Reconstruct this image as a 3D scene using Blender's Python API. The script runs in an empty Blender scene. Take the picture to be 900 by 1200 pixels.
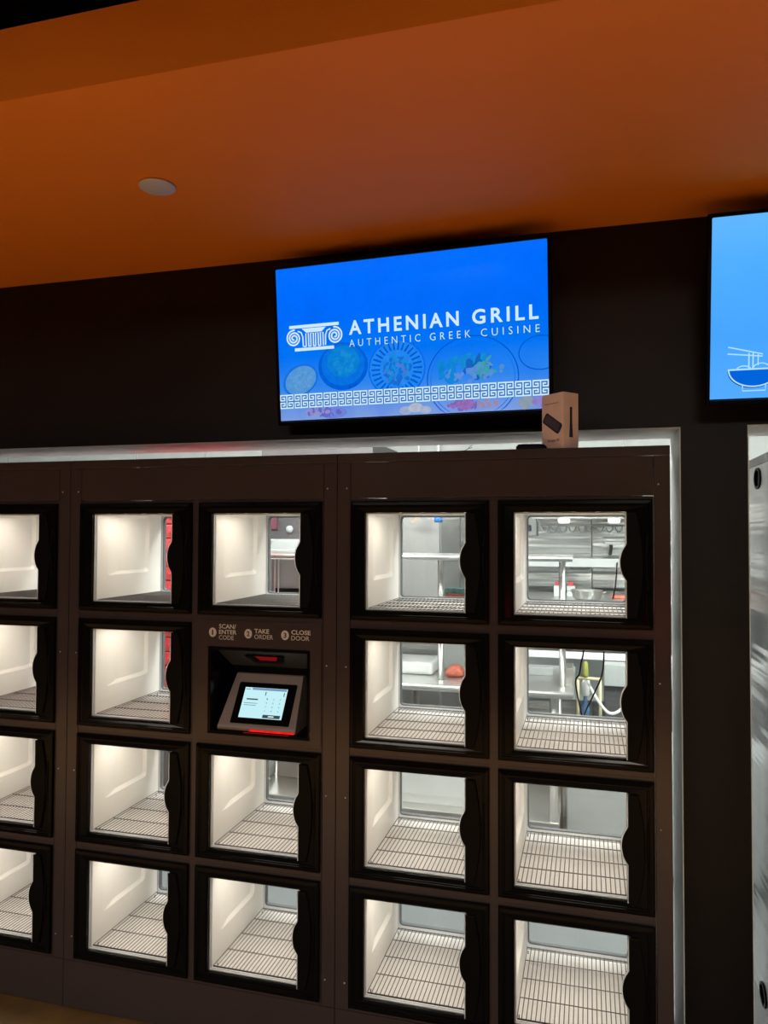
import bpy, bmesh, math, random
from mathutils import Vector, Matrix
random.seed(7)
SC = bpy.context.scene
COL = SC.collection
PI = math.pi

# ------------------------------------------------------------------ camera
def setup_camera():
    yaw, pitch, roll = 0.2678, 0.0291, 0.0035
    f = Vector((-math.sin(yaw)*math.cos(pitch), math.cos(yaw)*math.cos(pitch), math.sin(pitch)))
    r = Vector((math.cos(yaw), math.sin(yaw), 0.0))
    u = r.cross(f)
    c, s = math.cos(roll), math.sin(roll)
    r2 = c*r + s*u
    u2 = -s*r + c*u
    cam = bpy.data.cameras.new('camera')
    cam.sensor_fit = 'VERTICAL'
    cam.sensor_height = 36.0
    cam.lens = 872.0/1200.0*36.0
    cam.clip_start = 0.05
    o = bpy.data.objects.new('camera', cam)
    m = Matrix((r2, u2, -f)).transposed().to_4x4()
    m.translation = Vector((1.7737, -2.2529, 1.655))
    o.matrix_world = m
    COL.objects.link(o)
    SC.camera = o
setup_camera()

# ------------------------------------------------------------------ view, world, lights
SC.view_settings.view_transform = 'Standard'
SC.view_settings.look = 'None'
SC.view_settings.exposure = 0.0
SC.view_settings.gamma = 1.0
SC.view_settings.use_curve_mapping = False
w = bpy.data.worlds.new('world'); SC.world = w
w.use_nodes = True
w.node_tree.nodes['Background'].inputs[0].default_value = (0.9, 0.75, 0.6, 1)
w.node_tree.nodes['Background'].inputs[1].default_value = 0.004

def area_light(name, loc, size, size_y, power, color, rot=(0, 0, 0), spread=PI):
    l = bpy.data.lights.new(name, 'AREA')
    l.shape = 'RECTANGLE'; l.size = size; l.size_y = size_y
    l.energy = power; l.color = color; l.spread = spread
    o = bpy.data.objects.new(name, l); COL.objects.link(o)
    o.location = loc; o.rotation_euler = rot
    return o
# recessed wall washers and downlights of the dark upper ceiling of the front room (behind the viewer)
WASH, DOWN = 32.0, 135.0
for lx in (-2.4, 0.0, 2.4, 4.8):
    area_light('room_wall_washer', (lx, -4.2, 3.36), 1.2, 0.6, WASH, (1.0, 0.89, 0.78), (math.radians(36), 0, 0), math.radians(95))
for lx in (-2.2, 0.0, 2.2, 4.4):
    area_light('room_downlight', (lx, -3.1, 3.36), 0.35, 0.35, DOWN, (1.0, 0.86, 0.70), (0, 0, 0), math.radians(72))
# troffers of the kitchen ceiling (their frames are built further down)
KITCHEN = 52.0
TROFFERS = [(-1.2, 0.88), (0.5, 0.88), (2.2, 0.88), (3.6, 0.88)]
for lx, ly in TROFFERS:
    area_light('kitchen_troffer_light', (lx, ly, 2.545), 1.1, 0.5, KITCHEN, (1.0, 0.99, 0.94))

# ------------------------------------------------------------------ helpers
def lin(c):
    return tuple(((v/255.0)/12.92 if v/255.0 <= 0.04045 else ((v/255.0+0.055)/1.055)**2.4) for v in c)

MATS = {}
def mat(name, col, rough=0.5, metal=0.0, var=0.08, scale=8.0, bump=0.0, bscale=40.0, stretch=(1, 1, 1), spec=0.5, coat=0.0):
    if name in MATS: return MATS[name]
    m = bpy.data.materials.new(name); m.use_nodes = True
    nt = m.node_tree; b = nt.nodes['Principled BSDF']
    tc = nt.nodes.new('ShaderNodeTexCoord'); mp = nt.nodes.new('ShaderNodeMapping')
    mp.inputs['Scale'].default_value = stretch
    nt.links.new(tc.outputs['Object'], mp.inputs['Vector'])
    n = nt.nodes.new('ShaderNodeTexNoise'); n.inputs['Scale'].default_value = scale; n.inputs['Detail'].default_value = 3
    nt.links.new(mp.outputs[0], n.inputs['Vector'])
    r = nt.nodes.new('ShaderNodeValToRGB')
    lo = tuple(max(0, c*(1-var)) for c in col); hi = tuple(min(1, c*(1+var)) for c in col)
    r.color_ramp.elements[0].position = 0.3; r.color_ramp.elements[1].position = 0.7
    r.color_ramp.elements[0].color = (*lo, 1); r.color_ramp.elements[1].color = (*hi, 1)
    nt.links.new(n.outputs['Fac'], r.inputs[0]); nt.links.new(r.outputs[0], b.inputs['Base Color'])
    b.inputs['Roughness'].default_value = rough; b.inputs['Metallic'].default_value = metal
    b.inputs['Specular IOR Level'].default_value = spec
    if coat: b.inputs['Coat Weight'].default_value = coat; b.inputs['Coat Roughness'].default_value = 0.08
    if bump:
        n2 = nt.nodes.new('ShaderNodeTexNoise'); n2.inputs['Scale'].default_value = bscale; n2.inputs['Detail'].default_value = 2
        nt.links.new(mp.outputs[0], n2.inputs['Vector'])
        bp = nt.nodes.new('ShaderNodeBump'); bp.inputs['Strength'].default_value = bump; bp.inputs['Distance'].default_value = 0.02
        nt.links.new(n2.outputs['Fac'], bp.inputs['Height']); nt.links.new(bp.outputs[0], b.inputs['Normal'])
    MATS[name] = m
    return m

def emit(name, col, strength=1.0, var=0.0):
    if name in MATS: return MATS[name]
    m = bpy.data.materials.new(name); m.use_nodes = True
    nt = m.node_tree; nt.nodes.clear()
    o = nt.nodes.new('ShaderNodeOutputMaterial'); e = nt.nodes.new('ShaderNodeEmission')
    e.inputs[0].default_value = (*col, 1); e.inputs[1].default_value = strength
    if var:
        tc = nt.nodes.new('ShaderNodeTexCoord'); n = nt.nodes.new('ShaderNodeTexNoise'); n.inputs['Scale'].default_value = 60
        nt.links.new(tc.outputs['Object'], n.inputs['Vector'])
        r = nt.nodes.new('ShaderNodeValToRGB')
        r.color_ramp.elements[0].position = 0.3; r.color_ramp.elements[1].position = 0.7
        r.color_ramp.elements[0].color = (*[c*(1-var) for c in col], 1); r.color_ramp.elements[1].color = (*[min(1, c*(1+var)) for c in col], 1)
        nt.links.new(n.outputs['Fac'], r.inputs[0]); nt.links.new(r.outputs[0], e.inputs[0])
    nt.links.new(e.outputs[0], o.inputs[0])
    MATS[name] = m
    return m

def glass(name, tint=(0.97, 0.98, 0.98), base=0.03, top=0.5, rough=0.02):
    m = bpy.data.materials.new(name); m.use_nodes = True
    nt = m.node_tree; nt.nodes.clear()
    o = nt.nodes.new('ShaderNodeOutputMaterial')
    t = nt.nodes.new('ShaderNodeBsdfTransparent'); t.inputs[0].default_value = (*tint, 1)
    g = nt.nodes.new('ShaderNodeBsdfGlossy'); g.inputs['Roughness'].default_value = rough
    lw = nt.nodes.new('ShaderNodeLayerWeight'); lw.inputs[0].default_value = 0.5
    p = nt.nodes.new('ShaderNodeMath'); p.operation = 'POWER'; p.inputs[1].default_value = 5
    a = nt.nodes.new('ShaderNodeMath'); a.operation = 'MULTIPLY_ADD'; a.inputs[1].default_value = top; a.inputs[2].default_value = base
    nt.links.new(lw.outputs['Facing'], p.inputs[0]); nt.links.new(p.outputs[0], a.inputs[0])
    mx = nt.nodes.new('ShaderNodeMixShader')
    nt.links.new(a.outputs[0], mx.inputs[0]); nt.links.new(t.outputs[0], mx.inputs[1]); nt.links.new(g.outputs[0], mx.inputs[2])
    nt.links.new(mx.outputs[0], o.inputs[0])
    MATS[name] = m
    return m

class MB:
    """collects shapes, then becomes ONE mesh"""
    def __init__(s): s.v = []; s.f = []; s.m = []; s.sm = []; s.cur = 0
    def add(s, vs, fs, smooth=False):
        o = len(s.v); s.v += [tuple(p) for p in vs]
        for f in fs: s.f.append(tuple(i+o for i in f)); s.m.append(s.cur); s.sm.append(smooth)
        return s
    def box(s, x0, x1, y0, y1, z0, z1, b=0.0):
        if b <= 0:
            vs = [(x, y, z) for x in (x0, x1) for y in (y0, y1) for z in (z0, z1)]
            return s.add(vs, [(0, 1, 3, 2), (4, 6, 7, 5), (0, 4, 5, 1), (2, 3, 7, 6), (0, 2, 6, 4), (1, 5, 7, 3)])
        bm = bmesh.new()
        bmesh.ops.create_cube(bm, size=1.0)
        for v in bm.verts:
            v.co = Vector(((x0+x1)/2+v.co.x*(x1-x0), (y0+y1)/2+v.co.y*(y1-y0), (z0+z1)/2+v.co.z*(z1-z0)))
        bmesh.ops.bevel(bm, geom=bm.edges[:], offset=b, segments=2, profile=0.5, affect='EDGES')
        bm.verts.index_update()
        s.add([v.co[:] for v in bm.verts], [[v.index for v in f.verts] for f in bm.faces])
        bm.free(); return s
    def loft(s, loops, closed=True, cap0=False, cap1=False, smooth=False, ring=False):
        n = len(loops[0]); vs = [p for l in loops for p in l]; fs = []
        k = len(loops)
        for a in range(k if ring else k-1):
            b = (a+1) % k
            for i in range(n if closed else n-1):
                j = (i+1) % n
                fs.append((a*n+i, a*n+j, b*n+j, b*n+i))
        if cap0: fs.append(tuple(range(n-1, -1, -1)))
        if cap1: fs.append(tuple((k-1)*n+i for i in range(n)))
        return s.add(vs, fs, smooth)
    def tube(s, pts, r, n=8, cap=True, smooth=True):
        pts = [Vector(p) for p in pts]; loops = []
        t0 = (pts[1]-pts[0]).normalized()
        ref = Vector((0, 0, 1)) if abs(t0.z) < 0.9 else Vector((1, 0, 0))
        nx = t0.cross(ref).normalized()
        for i, p in enumerate(pts):
            t = (pts[min(i+1, len(pts)-1)]-pts[max(i-1, 0)]).normalized()
            nx = (nx - t*nx.dot(t)).normalized(); ny = t.cross(nx)
            rr = r[i] if isinstance(r, (list, tuple)) else r
            loops.append([p+nx*(rr*math.cos(2*PI*k/n))+ny*(rr*math.sin(2*PI*k/n)) for k in range(n)])
        return s.loft(loops, cap0=cap, cap1=cap, smooth=smooth)
    def lathe(s, prof, cx=0, cy=0, n=24, smooth=True, cap0=True, cap1=True):
        loops = [[(cx+r*math.cos(2*PI*k/n), cy+r*math.sin(2*PI*k/n), z) for k in range(n)] for r, z in prof]
        return s.loft(loops, cap0=cap0, cap1=cap1, smooth=smooth)
    def prism(s, poly, y0, y1, axis='y'):
        """poly of (a,b) pairs extruded: axis y -> (a,y,b); axis x -> (x,a,b)"""
        if axis == 'y': l = [[(a, y, b) for a, b in poly] for y in (y0, y1)]
        elif axis == 'x': l = [[(y, a, b) for a, b in poly] for y in (y0, y1)]
        else: l = [[(a, b, y) for a, b in poly] for y in (y0, y1)]
        return s.loft(l, cap0=True, cap1=True)
    def ribbon(s, pts, wid, y):
        """flat stroke in the xz plane at depth y"""
        n = len(pts); L = []; R = []
        for i in range(n):
            a = Vector(pts[max(i-1, 0)]); b = Vector(pts[min(i+1, n-1)])
            d = (b-a).normalized(); nn = Vector((-d.y, d.x))*wid/2
            L.append((pts[i][0]+nn.x, y, pts[i][1]+nn.y)); R.append((pts[i][0]-nn.x, y, pts[i][1]-nn.y))
        return s.add(L+R, [(i, i+1, n+i+1, n+i) for i in range(n-1)])
    def disc(s, cx, cz, rx, rz, y, n=28, rot=0.0, a0=0.0, a1=2*PI):
        vs = []
        for k in range(n):
            a = a0+(a1-a0)*k/n
            px, pz = rx*math.cos(a), rz*math.sin(a)
            vs.append((cx+px*math.cos(rot)-pz*math.sin(rot), y, cz+px*math.sin(rot)+pz*math.cos(rot)))
        return s.add(vs, [tuple(range(n))])
    def mesh(s, name, mats, fix=True):
        me = bpy.data.meshes.new(name); me.from_pydata(s.v, [], s.f)
        for m in (mats if isinstance(mats, (list, tuple)) else [mats]): me.materials.append(m)
        me.polygons.foreach_set('material_index', s.m); me.polygons.foreach_set('use_smooth', s.sm)
        if fix:
            bm = bmesh.new(); bm.from_mesh(me); bmesh.ops.recalc_face_normals(bm, faces=bm.faces[:]); bm.to_mesh(me); bm.free()
        me.update(); return me

def put(name, me, parent=None, loc=(0, 0, 0), rot=(0, 0, 0)):
    o = bpy.data.objects.new(name, me); COL.objects.link(o)
    o.location = loc; o.rotation_euler = rot
    if parent: o.parent = parent
    return o
def tag(o, label, cat, group=None, kind=None):
    o['label'] = label; o['category'] = cat
    if group: o['group'] = group
    if kind: o['kind'] = kind
    return o
def thing(name, label, cat, loc=(0, 0, 0), rot=(0, 0, 0), group=None):
    return tag(put(name, None, None, loc, rot), label, cat, group)
def struct(name, me, loc=(0, 0, 0)):
    o = put(name, me, None, loc); o['kind'] = 'structure'; return o
def rrect(x0, z0, x1, z1, r, n=4):
    p = []
    for cx, cz, a in ((x1-r, z1-r, 0), (x0+r, z1-r, 90), (x0+r, z0+r, 180), (x1-r, z0+r, 270)):
        for k in range(n+1):
            t = math.radians(a+90*k/n); p.append((cx+r*math.cos(t), cz+r*math.sin(t)))
    return p
def rect(x0, z0, x1, z1): return [(x0, z0), (x1, z0), (x1, z1), (x0, z1)]

def text_mesh(txt, box, y, m, bold=0.0, space=1.0, depth=0.0004):
    """text laid flat in the xz plane, fitted to box=(x0,z0,x1,z1) (cap letters)"""
    cu = bpy.data.curves.new('text', 'FONT'); cu.body = txt; cu.size = 1.0
    cu.space_character = space; cu.offset = bold; cu.extrude = 0.0; cu.resolution_u = 3
    o = bpy.data.objects.new('text', cu); COL.objects.link(o)
    dg = bpy.context.evaluated_depsgraph_get()
    me = bpy.data.meshes.new_from_object(o.evaluated_get(dg))
    bpy.data.objects.remove(o); bpy.data.curves.remove(cu)
    xs = [v.co.x for v in me.vertices]; ys = [v.co.y for v in me.vertices]
    x0, z0, x1, z1 = box
    ax, ay = min(xs), min(ys); sx = (x1-x0)/(max(xs)-ax); sy = (z1-z0)/(max(ys)-ay)
    for v in me.vertices: v.co = (x0+(v.co.x-ax)*sx, y, z0+(v.co.y-ay)*sy)
    me.materials.clear(); me.materials.append(m)
    return me

# ------------------------------------------------------------------ materials
M_WALL = mat('dark_wall_paint', (0.0055, 0.0036, 0.0036), 0.5, spec=0.3, var=0.15, scale=3, bump=0.05, bscale=120)
M_ORANGE = mat('orange_ceiling_paint', (0.80, 0.22, 0.008), 0.8, var=0.04, scale=1.5, bump=0.03, bscale=150)
M_BLACKCEIL = mat('black_upper_ceiling', (0.006, 0.006, 0.007), 0.9)
M_TRIM = mat('pale_grey_trim', (0.72, 0.76, 0.74), 0.45, var=0.04, scale=4)
M_FLOOR = mat('brown_concrete_floor', (0.135, 0.075, 0.022), 0.5, var=0.35, scale=6, bump=0.05, bscale=60)
M_BROWN = mat('dark_brown_powder_coat', (0.047, 0.0325, 0.0315), 0.18, metal=0.0, spec=0.35, var=0.06, scale=5, bump=0.02, bscale=400)
M_BLACK = mat('gloss_black_plastic', (0.004, 0.0035, 0.0035), 0.14, var=0.1, spec=0.09)
M_SATIN = mat('satin_black_plastic', (0.004, 0.0035, 0.0035), 0.35, var=0.1, spec=0.08)
M_LINER = mat('white_liner', (0.80, 0.79, 0.76), 0.38, var=0.02, scale=3)
M_TRAY = mat('tray_floor', (0.86, 0.83, 0.81), 0.3, var=0.04, scale=10)
M_WIRE = mat('chrome_wire', (0.11, 0.098, 0.096), 0.3, metal=0.7, var=0.1)
M_SPACER = mat('glazing_spacer', (0.60, 0.61, 0.62), 0.35, metal=0.3, var=0.1)
M_CHROME = mat('bright_edge_trim', (0.75, 0.76, 0.76), 0.3, metal=0.2)
M_REAR = mat('rear_door_frame', (0.66, 0.70, 0.74), 0.4, var=0.03)
M_GASKET = mat('grey_gasket', (0.12, 0.13, 0.14), 0.6)
M_STEEL = mat('stainless_steel', (0.62, 0.62, 0.60), 0.28, metal=0.85, var=0.05, scale=3, bump=0.15, bscale=3, stretch=(1, 1, 6))
M_WAVY = mat('wavy_stainless_sheet', (0.66, 0.67, 0.66), 0.2, metal=0.95, var=0.05, scale=3, bump=0.85, bscale=2.0, stretch=(.3, .3, 6))
M_SIDE = mat('dull_stainless_sheet', (0.40, 0.41, 0.41), 0.24, metal=0.9, var=0.08, scale=3, bump=0.6, bscale=2.0, stretch=(.25, .25, 7))
M_BRUSH = mat('brushed_steel_fridge', (0.34, 0.34, 0.335), 0.42, metal=0.6, var=0.05, scale=30, stretch=(6, 6, 0.4))
M_GREYP = mat('grey_panel', (0.42, 0.45, 0.45), 0.5, var=0.04)
M_WHITE = mat('white_plastic', (0.78, 0.80, 0.79), 0.4, var=0.03)
M_DARKG = mat('dark_grey_metal', (0.09, 0.09, 0.095), 0.45, metal=0.3, var=0.1)
M_RED = mat('red_drawer_plastic', (0.52, 0.035, 0.04), 0.45, var=0.1)
M_SCREW = mat('screw_head', (0.75, 0.66, 0.6), 0.35, metal=0.8)
M_TAN = mat('tan_print', (0.55, 0.49, 0.42), 0.5)
M_GLASS = glass('door_glass', (0.975, 0.98, 0.975), 0.02, 0.35)
M_RGLASS = glass('rear_glass', (0.95, 0.97, 0.97), 0.015, 0.3)
def translucent(name, col):
    m = bpy.data.materials.new(name); m.use_nodes = True
    nt = m.node_tree; nt.nodes.clear()
    o = nt.nodes.new('ShaderNodeOutputMaterial'); t = nt.nodes.new('ShaderNodeBsdfTranslucent'); d = nt.nodes.new('ShaderNodeBsdfDiffuse')
    n = nt.nodes.new('ShaderNodeTexNoise'); n.inputs['Scale'].default_value = 80
    r = nt.nodes.new('ShaderNodeValToRGB')
    r.color_ramp.elements[0].color = (*[c*.92 for c in col], 1); r.color_ramp.elements[1].color = (*col, 1)
    nt.links.new(n.outputs['Fac'], r.inputs[0]); nt.links.new(r.outputs[0], t.inputs[0]); nt.links.new(r.outputs[0], d.inputs[0])
    x = nt.nodes.new('ShaderNodeMixShader'); x.inputs[0].default_value = .2
    nt.links.new(t.outputs[0], x.inputs[1]); nt.links.new(d.outputs[0], x.inputs[2]); nt.links.new(x.outputs[0], o.inputs[0])
    return m
M_EDGE = translucent('glass_edge', (.95, .96, .95))
M_LED = emit('led_emitter', (1.0, 0.86, 0.72), 6.0)

# ------------------------------------------------------------------ room shell
CZ = 2.654
YW, YK = 0.24, 0.51      # front and back face of the wall between shop and kitchen
OZT, OXR, OXL = 1.990, 2.0514, 2.2505     # opening head, right jamb, left jamb of the next opening
DISC = (0.583, -0.390)
SOFF, FASC = -0.8505, 2.8254     # front edge and top of the orange soffit
def shell():
    b = MB()   # front wall: pillar, header above the openings, far ends
    t = 0.0035
    b.box(-6.0, -1.06, YW, YK, 0, CZ)
    b.box(-1.06, 4.4, YW, YK, OZT+t, CZ)
    b.box(OXR+t, OXL-t, YW, YK, 0, OZT+t)
    b.box(4.4, 7.0, YW, YK, 0, CZ)
    struct('wall_front', b.mesh('wall_front', M_WALL))
    ya, yb = YW+.0015, YK-.0005
    for n, (x0, x1, z0, z1) in enumerate(((-1.06, OXR+t, OZT, OZT+t), (OXR, OXR+t, 0, OZT), (OXL-t, 4.4, OZT, OZT+t), (OXL-t, OXL, 0, OZT))):
        struct('trim_%d' % (n+1), MB().box(x0, x1, ya, yb, z0, z1).mesh('trim', M_TRIM))
    c = MB(); c.box(-6, 7, SOFF, YW, CZ, FASC)
    struct('ceiling_soffit', c.mesh('ceiling_soffit', M_ORANGE))
    c = MB(); c.box(-6, 7, -7.2, YK, 3.4, 3.5); c.box(-6, 7, YW, YK, CZ, 3.4)
    struct('ceiling_upper', c.mesh('ceiling_upper', M_BLACKCEIL))
    f = MB(); f.box(-6, 7, -7.2, 0.30, -0.1, 0.0)
    struct('floor', f.mesh('floor', M_FLOOR))
    m_far = mat('far_wall_paint', (0.16, 0.12, 0.10), 0.7)
    s = MB(); s.box(-6, 7, -7.3, -7.2, 0, 3.4); struct('wall_back', s.mesh('wall_back', m_far))
    s = MB(); s.box(-6.1, -6, -7.2, YW, 0, 3.4); struct('wall_left', s.mesh('wall_left', m_far))
    s = MB(); s.box(7, 7.1, -7.2, YW, 0, 3.4); struct('wall_right', s.mesh('wall_right', m_far))
    # kitchen shell
    m_kf = mat('kitchen_floor_grey', (0.17, 0.182, 0.184), 0.5, var=0.06, scale=5)
    m_kw = mat('kitchen_white_wall', (0.74, 0.76, 0.75), 0.5, var=0.03)
    f = MB(); f.box(-6, 7, 0.30, 3.0, -0.1, 0.0); struct('floor_kitchen', f.mesh('floor_kitchen', m_kf))
    f = MB(); f.box(-6, 7, YK, 3.0, 2.58, 2.68); struct('ceiling_kitchen', f.mesh('ceiling_kitchen', m_kw))
    f = MB(); f.box(-6, 7, 2.80, 2.95, 0, 2.58); wb = struct('wall_kitchen_back', f.mesh('wall_kitchen_back', m_kw))
    f = MB(); f.box(-6.1, -6, YK, 3.0, 0, 2.68); struct('wall_kitchen_left', f.mesh('wall_kitchen_left', m_kw))
    f = MB(); f.box(7, 7.1, YK, 3.0, 0, 2.68); struct('wall_kitchen_right', f.mesh('wall_kitchen_right', m_kw))
    pm = MB().box(0, 0.594, 0, 0.012, 0, 1.94, 0.003).mesh('steel_wall_panel', M_WAVY)
    for k in range(9): put('steel_panel', pm, wb, (-1.2+k*0.6, 2.788, 0.01))
    um = MB().box(0, 0.592, 0, 0.012, 0, 0.56, 0.003).mesh('pale_wall_panel', mat('pale_wall_panel', (.46, .50, .49), .5, var=.04))
    for k in range(11): put('wall_panel', um, wb, (-3.4+k*0.6, 2.788, 1.99))
    k = MB(); ka, kb = YK, YK+.010      # unseen white lining, added behind the front wall to brighten the steel's reflections
    k.box(-6, -1.06, ka, kb, 0, 2.58); k.box(-1.06, 4.4, ka, kb, OZT+.004, 2.58); k.box(OXR+.004, OXL-.004, ka, kb, 0, OZT+.004); k.box(4.4, 7, ka, kb, 0, 2.58)
    struct('wall_kitchen_front', k.mesh('wall_kitchen_front', m_kw))
    # troffer frames on the kitchen ceiling
    fr = MB()
    fr.loft([[(x, y, z) for x, y in rect(-a, -b, a, b)] for a, b, z in ((0.60, 0.30, 2.58), (0.60, 0.30, 2.55), (0.56, 0.26, 2.55), (0.56, 0.26, 2.58))], ring=True)
    fm = fr.mesh('troffer_frame', M_WHITE)
    df = MB().box(-0.56, 0.56, -0.26, 0.26, 2.565, 2.575).mesh('troffer_diffuser', emit('troffer_glow', (1, 0.99, 0.95), 3.0))
    names = ['far left', 'middle left', 'middle right', 'far right']
    for (x, y), nm in zip(TROFFERS, names):
        t = thing('ceiling_light', 'white recessed troffer light, %s one on the kitchen ceiling' % nm, 'ceiling light', (x, y, 0), group='kitchen troffers')
        put('frame', fm, t); put('diffuser', df, t)
shell()

# ------------------------------------------------------------------ locker units
DW, DH, PZ, Z0 = 0.4385, 0.3728, 0.4009, 1.757
AX = (0.0476, 0.5121)
UT = 1.910
OX0, OX1, OZ0, OZ1 = 0.046, 0.368, 0.030, DH-0.036      # glazed opening in a door
LX0, LX1 = 0.046, 0.394
LZ0, LZ1 = 0.020, DH-0.033
def row_z(r): return Z0 - r*PZ - DH

def door_meshes():
    fr = MB()
    def L(l, r, t, b, y): return [(x, y, z) for x, z in rect(l, b, DW-r, DH-t)]
    orr = DW-OX1; ot = DH-OZ1
    fr.loft([L(0, 0, 0, 0, 0.0), L(0, 0, 0, 0, -0.008), L(.001, .001, .001, .001, -0.0105), L(.004, .004, .004, .004, -0.0125), L(.013, .013, .013, .013, -0.0135),
             L(.0145, .0145, .0145, .0145, -0.0105), L(.018, .018, .018, .018, -0.0105), L(.020, .020, .019, .019, -0.0085),
             L(OX0-.006, orr-.004, ot-.005, OZ0-.005, -0.006), L(OX0, orr, ot, OZ0, -0.002),
             L(OX0, orr, ot, OZ0, 0.022), L(.014, .014, .014, .014, 0.022), L(.014, .014, .014, .014, 0.0)], ring=True)
    frame = fr.mesh('door_frame', M_BLACK)
    pane = MB().box(OX0+.0003, OX1-.0003, 0.0045, 0.0085, OZ0+.0003, OZ1-.0003).mesh('glass_pane', M_GLASS)
    sp = MB()
    def S(i, y): return [(x, y, z) for x, z in rect(OX0+i, OZ0+i, OX1-i, OZ1-i)]
    sp.loft([S(.0004, .009), S(.0035, .009), S(.0035, .0125), S(.0015, .0135), S(.0015, .0175), S(.004, .0185), S(.004, .0235), S(.0004, .0235)], ring=True)
    spacer = sp.mesh('glazing_spacer', M_SPACER)
    # handle plate: scalloped left edge, bowed right edge
    def plate(dx, inset=0.0):
        p = []
        zb, zt = OZ0+0.001+inset, OZ1-0.001-inset
        n = 40
        for k in range(n+1):
            z = zb+(zt-zb)*k/n
            t = (z-0.190)/0.050
            bump = 0.0175*max(0.0, (1-t*t))**0.75 if abs(t) < 1 else 0.0
            p.append((OX1-0.0005-bump-dx+inset, z))
        for k in range(17):
            z = zt+(zb-zt)*k/16
            s = (z-0.185)/0.16
            p.append((0.413-0.020*s*s-inset, z))
        return p
    h = MB()
    a, b2 = plate(0), plate(0, 0.0025)
    h.loft([[(x, -0.004, z) for x, z in a], [(x, -0.0125, z) for x, z in a], [(x, -0.0145, z) for x, z in b2]], cap0=True, cap1=True)
    pts = []
    for k in range(15):
        s = -1+2*k/14; pts.append((0.421+0.006*s*s, -0.0105-0.004*(1-s*s), 0.195+s*0.095))
    h.tube(pts, [0.0012+0.0032*(1-(-1+2*k/14)**2) for k in range(15)], 6)
    handle = h.mesh('handle', M_SATIN)
    tr = MB()
    q = plate(0.0030)[:41]
    poly = q+[(OX1+0.004, q[-1][1]), (OX1+0.004, q[0][1])]
    tr.loft([[(x, y, z) for x, z in poly] for y in (-0.0118, -0.0045)], cap0=True, cap1=True)
    trim = tr.mesh('handle_edge_trim', M_EDGE)
    return frame, pane, spacer, handle, trim

def compartment_meshes():
    x0, x1, z0, z1, y0, y1 = LX0, LX1, LZ0, LZ1, 0.0245, 0.436
    t = 0.006
    b = MB()
    # floor, ceiling (thin boxes), then side walls with a pressed panel
    b.cur = 1; b.box(x0, x1, y0, y1, z0-t, z0); b.cur = 0
    b.box(x0, x1, y0, y1, z1, z1+t)
    def side(xw, d):
        py0, py1, pz0, pz1 = 0.085, 0.352, 0.117, 0.337
        A = [(xw, y, z) for y, z in rect(y0, z0, y1, z1)]
        R1 = [(xw, y, z) for y, z in rrect(py0, pz0, py1, pz1, 0.016)]
        R2 = [(xw+d*0.010, y, z) for y, z in rrect(py0+.075, pz0+.012, py1-.012, pz1-.010, 0.010)]
        n = len(R1); q = n//4
        # wall around the pressed panel: four fans from the outer corners to the panel outline
        vs = A+R1; fs = []
        corner = [2, 3, 0, 1]      # outer corner that belongs to each rounded corner (A: 00,10,11,01)
        for c in range(4):
            oc = corner[c]
            ids = [4+c*q+k for k in range(q)]
            for k in range(q-1): fs.append((oc, ids[k], ids[k+1]))
            nxt = 4+((c+1) % 4)*q
            fs.append((oc, ids[-1], nxt, corner[(c+1) % 4]))
        b.add(vs, fs)
        b.loft([R1, R2], cap1=True)
        O = [(xw+d*0.012, y, z) for y, z in rect(y0, z0, y1, z1)]
        b.loft([A, O], cap1=True)
    side(x0, -1); side(x1, 1)
    liner = b.mesh('compartment', [M_LINER, M_TRAY])
    r = MB()
    zt = 0.0340; rx0, rx1, ry0, ry1 = x0+.005, x1-.005, y0+.008, y1-.008
    n = 26
    for k in range(n):
        x = rx0+(rx1-rx0)*k/(n-1); r.tube([(x, ry0, zt), (x, ry1, zt)], 0.0015, 4, smooth=False)
    for y in (ry0, ry0+.105, ry0+.21, ry0+.315, ry1): r.tube([(rx0, y, zt-.0026), (rx1, y, zt-.0026)], 0.0017, 4, smooth=False)
    r.box(rx0, rx1, ry0-.004, ry0-.002, zt-.010, zt+.001)
    for x in (rx0+.004, rx1-.004):
        for y in (ry0+.02, ry1-.02): r.tube([(x, y, zt-.003), (x, y, z0)], 0.0017, 4, smooth=False)
    rack = r.mesh('wire_rack', M_WIRE)
    l = MB()
    l.box(x0+.01, x1-.01, y0+.012, y0+.030, z1-.003, z1); l.cur = 1
    for k in range(5):
        cx = x0+.035+k*(x1-x0-.07)/4
        l.lathe([(0.006, z1-.0052), (0.007, z1-.003)], cx, y0+.021, 10, smooth=False)
    led = l.mesh('led_strip', [M_WHITE, M_LED])
    # rear door: pale frame with a dark gasket round the pane
    d = MB()
    def R(x0_, z0_, x1_, z1_, rad, y): return [(x, y, z) for x, z in rrect(x0_, z0_, x1_, z1_, rad)]
    xo0, xo1, zo0, zo1 = .051, .388, .036, .336
    d.loft([R(.036, .010, .404, .350, .004, .442), R(xo0, zo0, xo1, zo1, .012, .442), R(xo0, zo0, xo1, zo1, .012, .460), R(.036, .010, .404, .350, .004, .460)], ring=True)
    d.cur = 1
    d.loft([R(xo0, zo0, xo1, zo1, .012, .4425), R(xo0+.004, zo0+.004, xo1-.004, zo1-.004, .010, .4425), R(xo0+.004, zo0+.004, xo1-.004, zo1-.004, .010, .4595), R(xo0, zo0, xo1, zo1, .012, .4595)], ring=True)
    rear = d.mesh('rear_door', [M_REAR, M_GASKET])
    rp = MB(); rp.loft([R(xo0+.003, zo0+.003, xo1-.003, zo1-.003, .010, y) for y in (.448, .452)], cap0=True, cap1=True)
    rpane = rp.mesh('rear_pane', M_RGLASS)
    return liner, rack, led, rear, rpane

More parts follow.
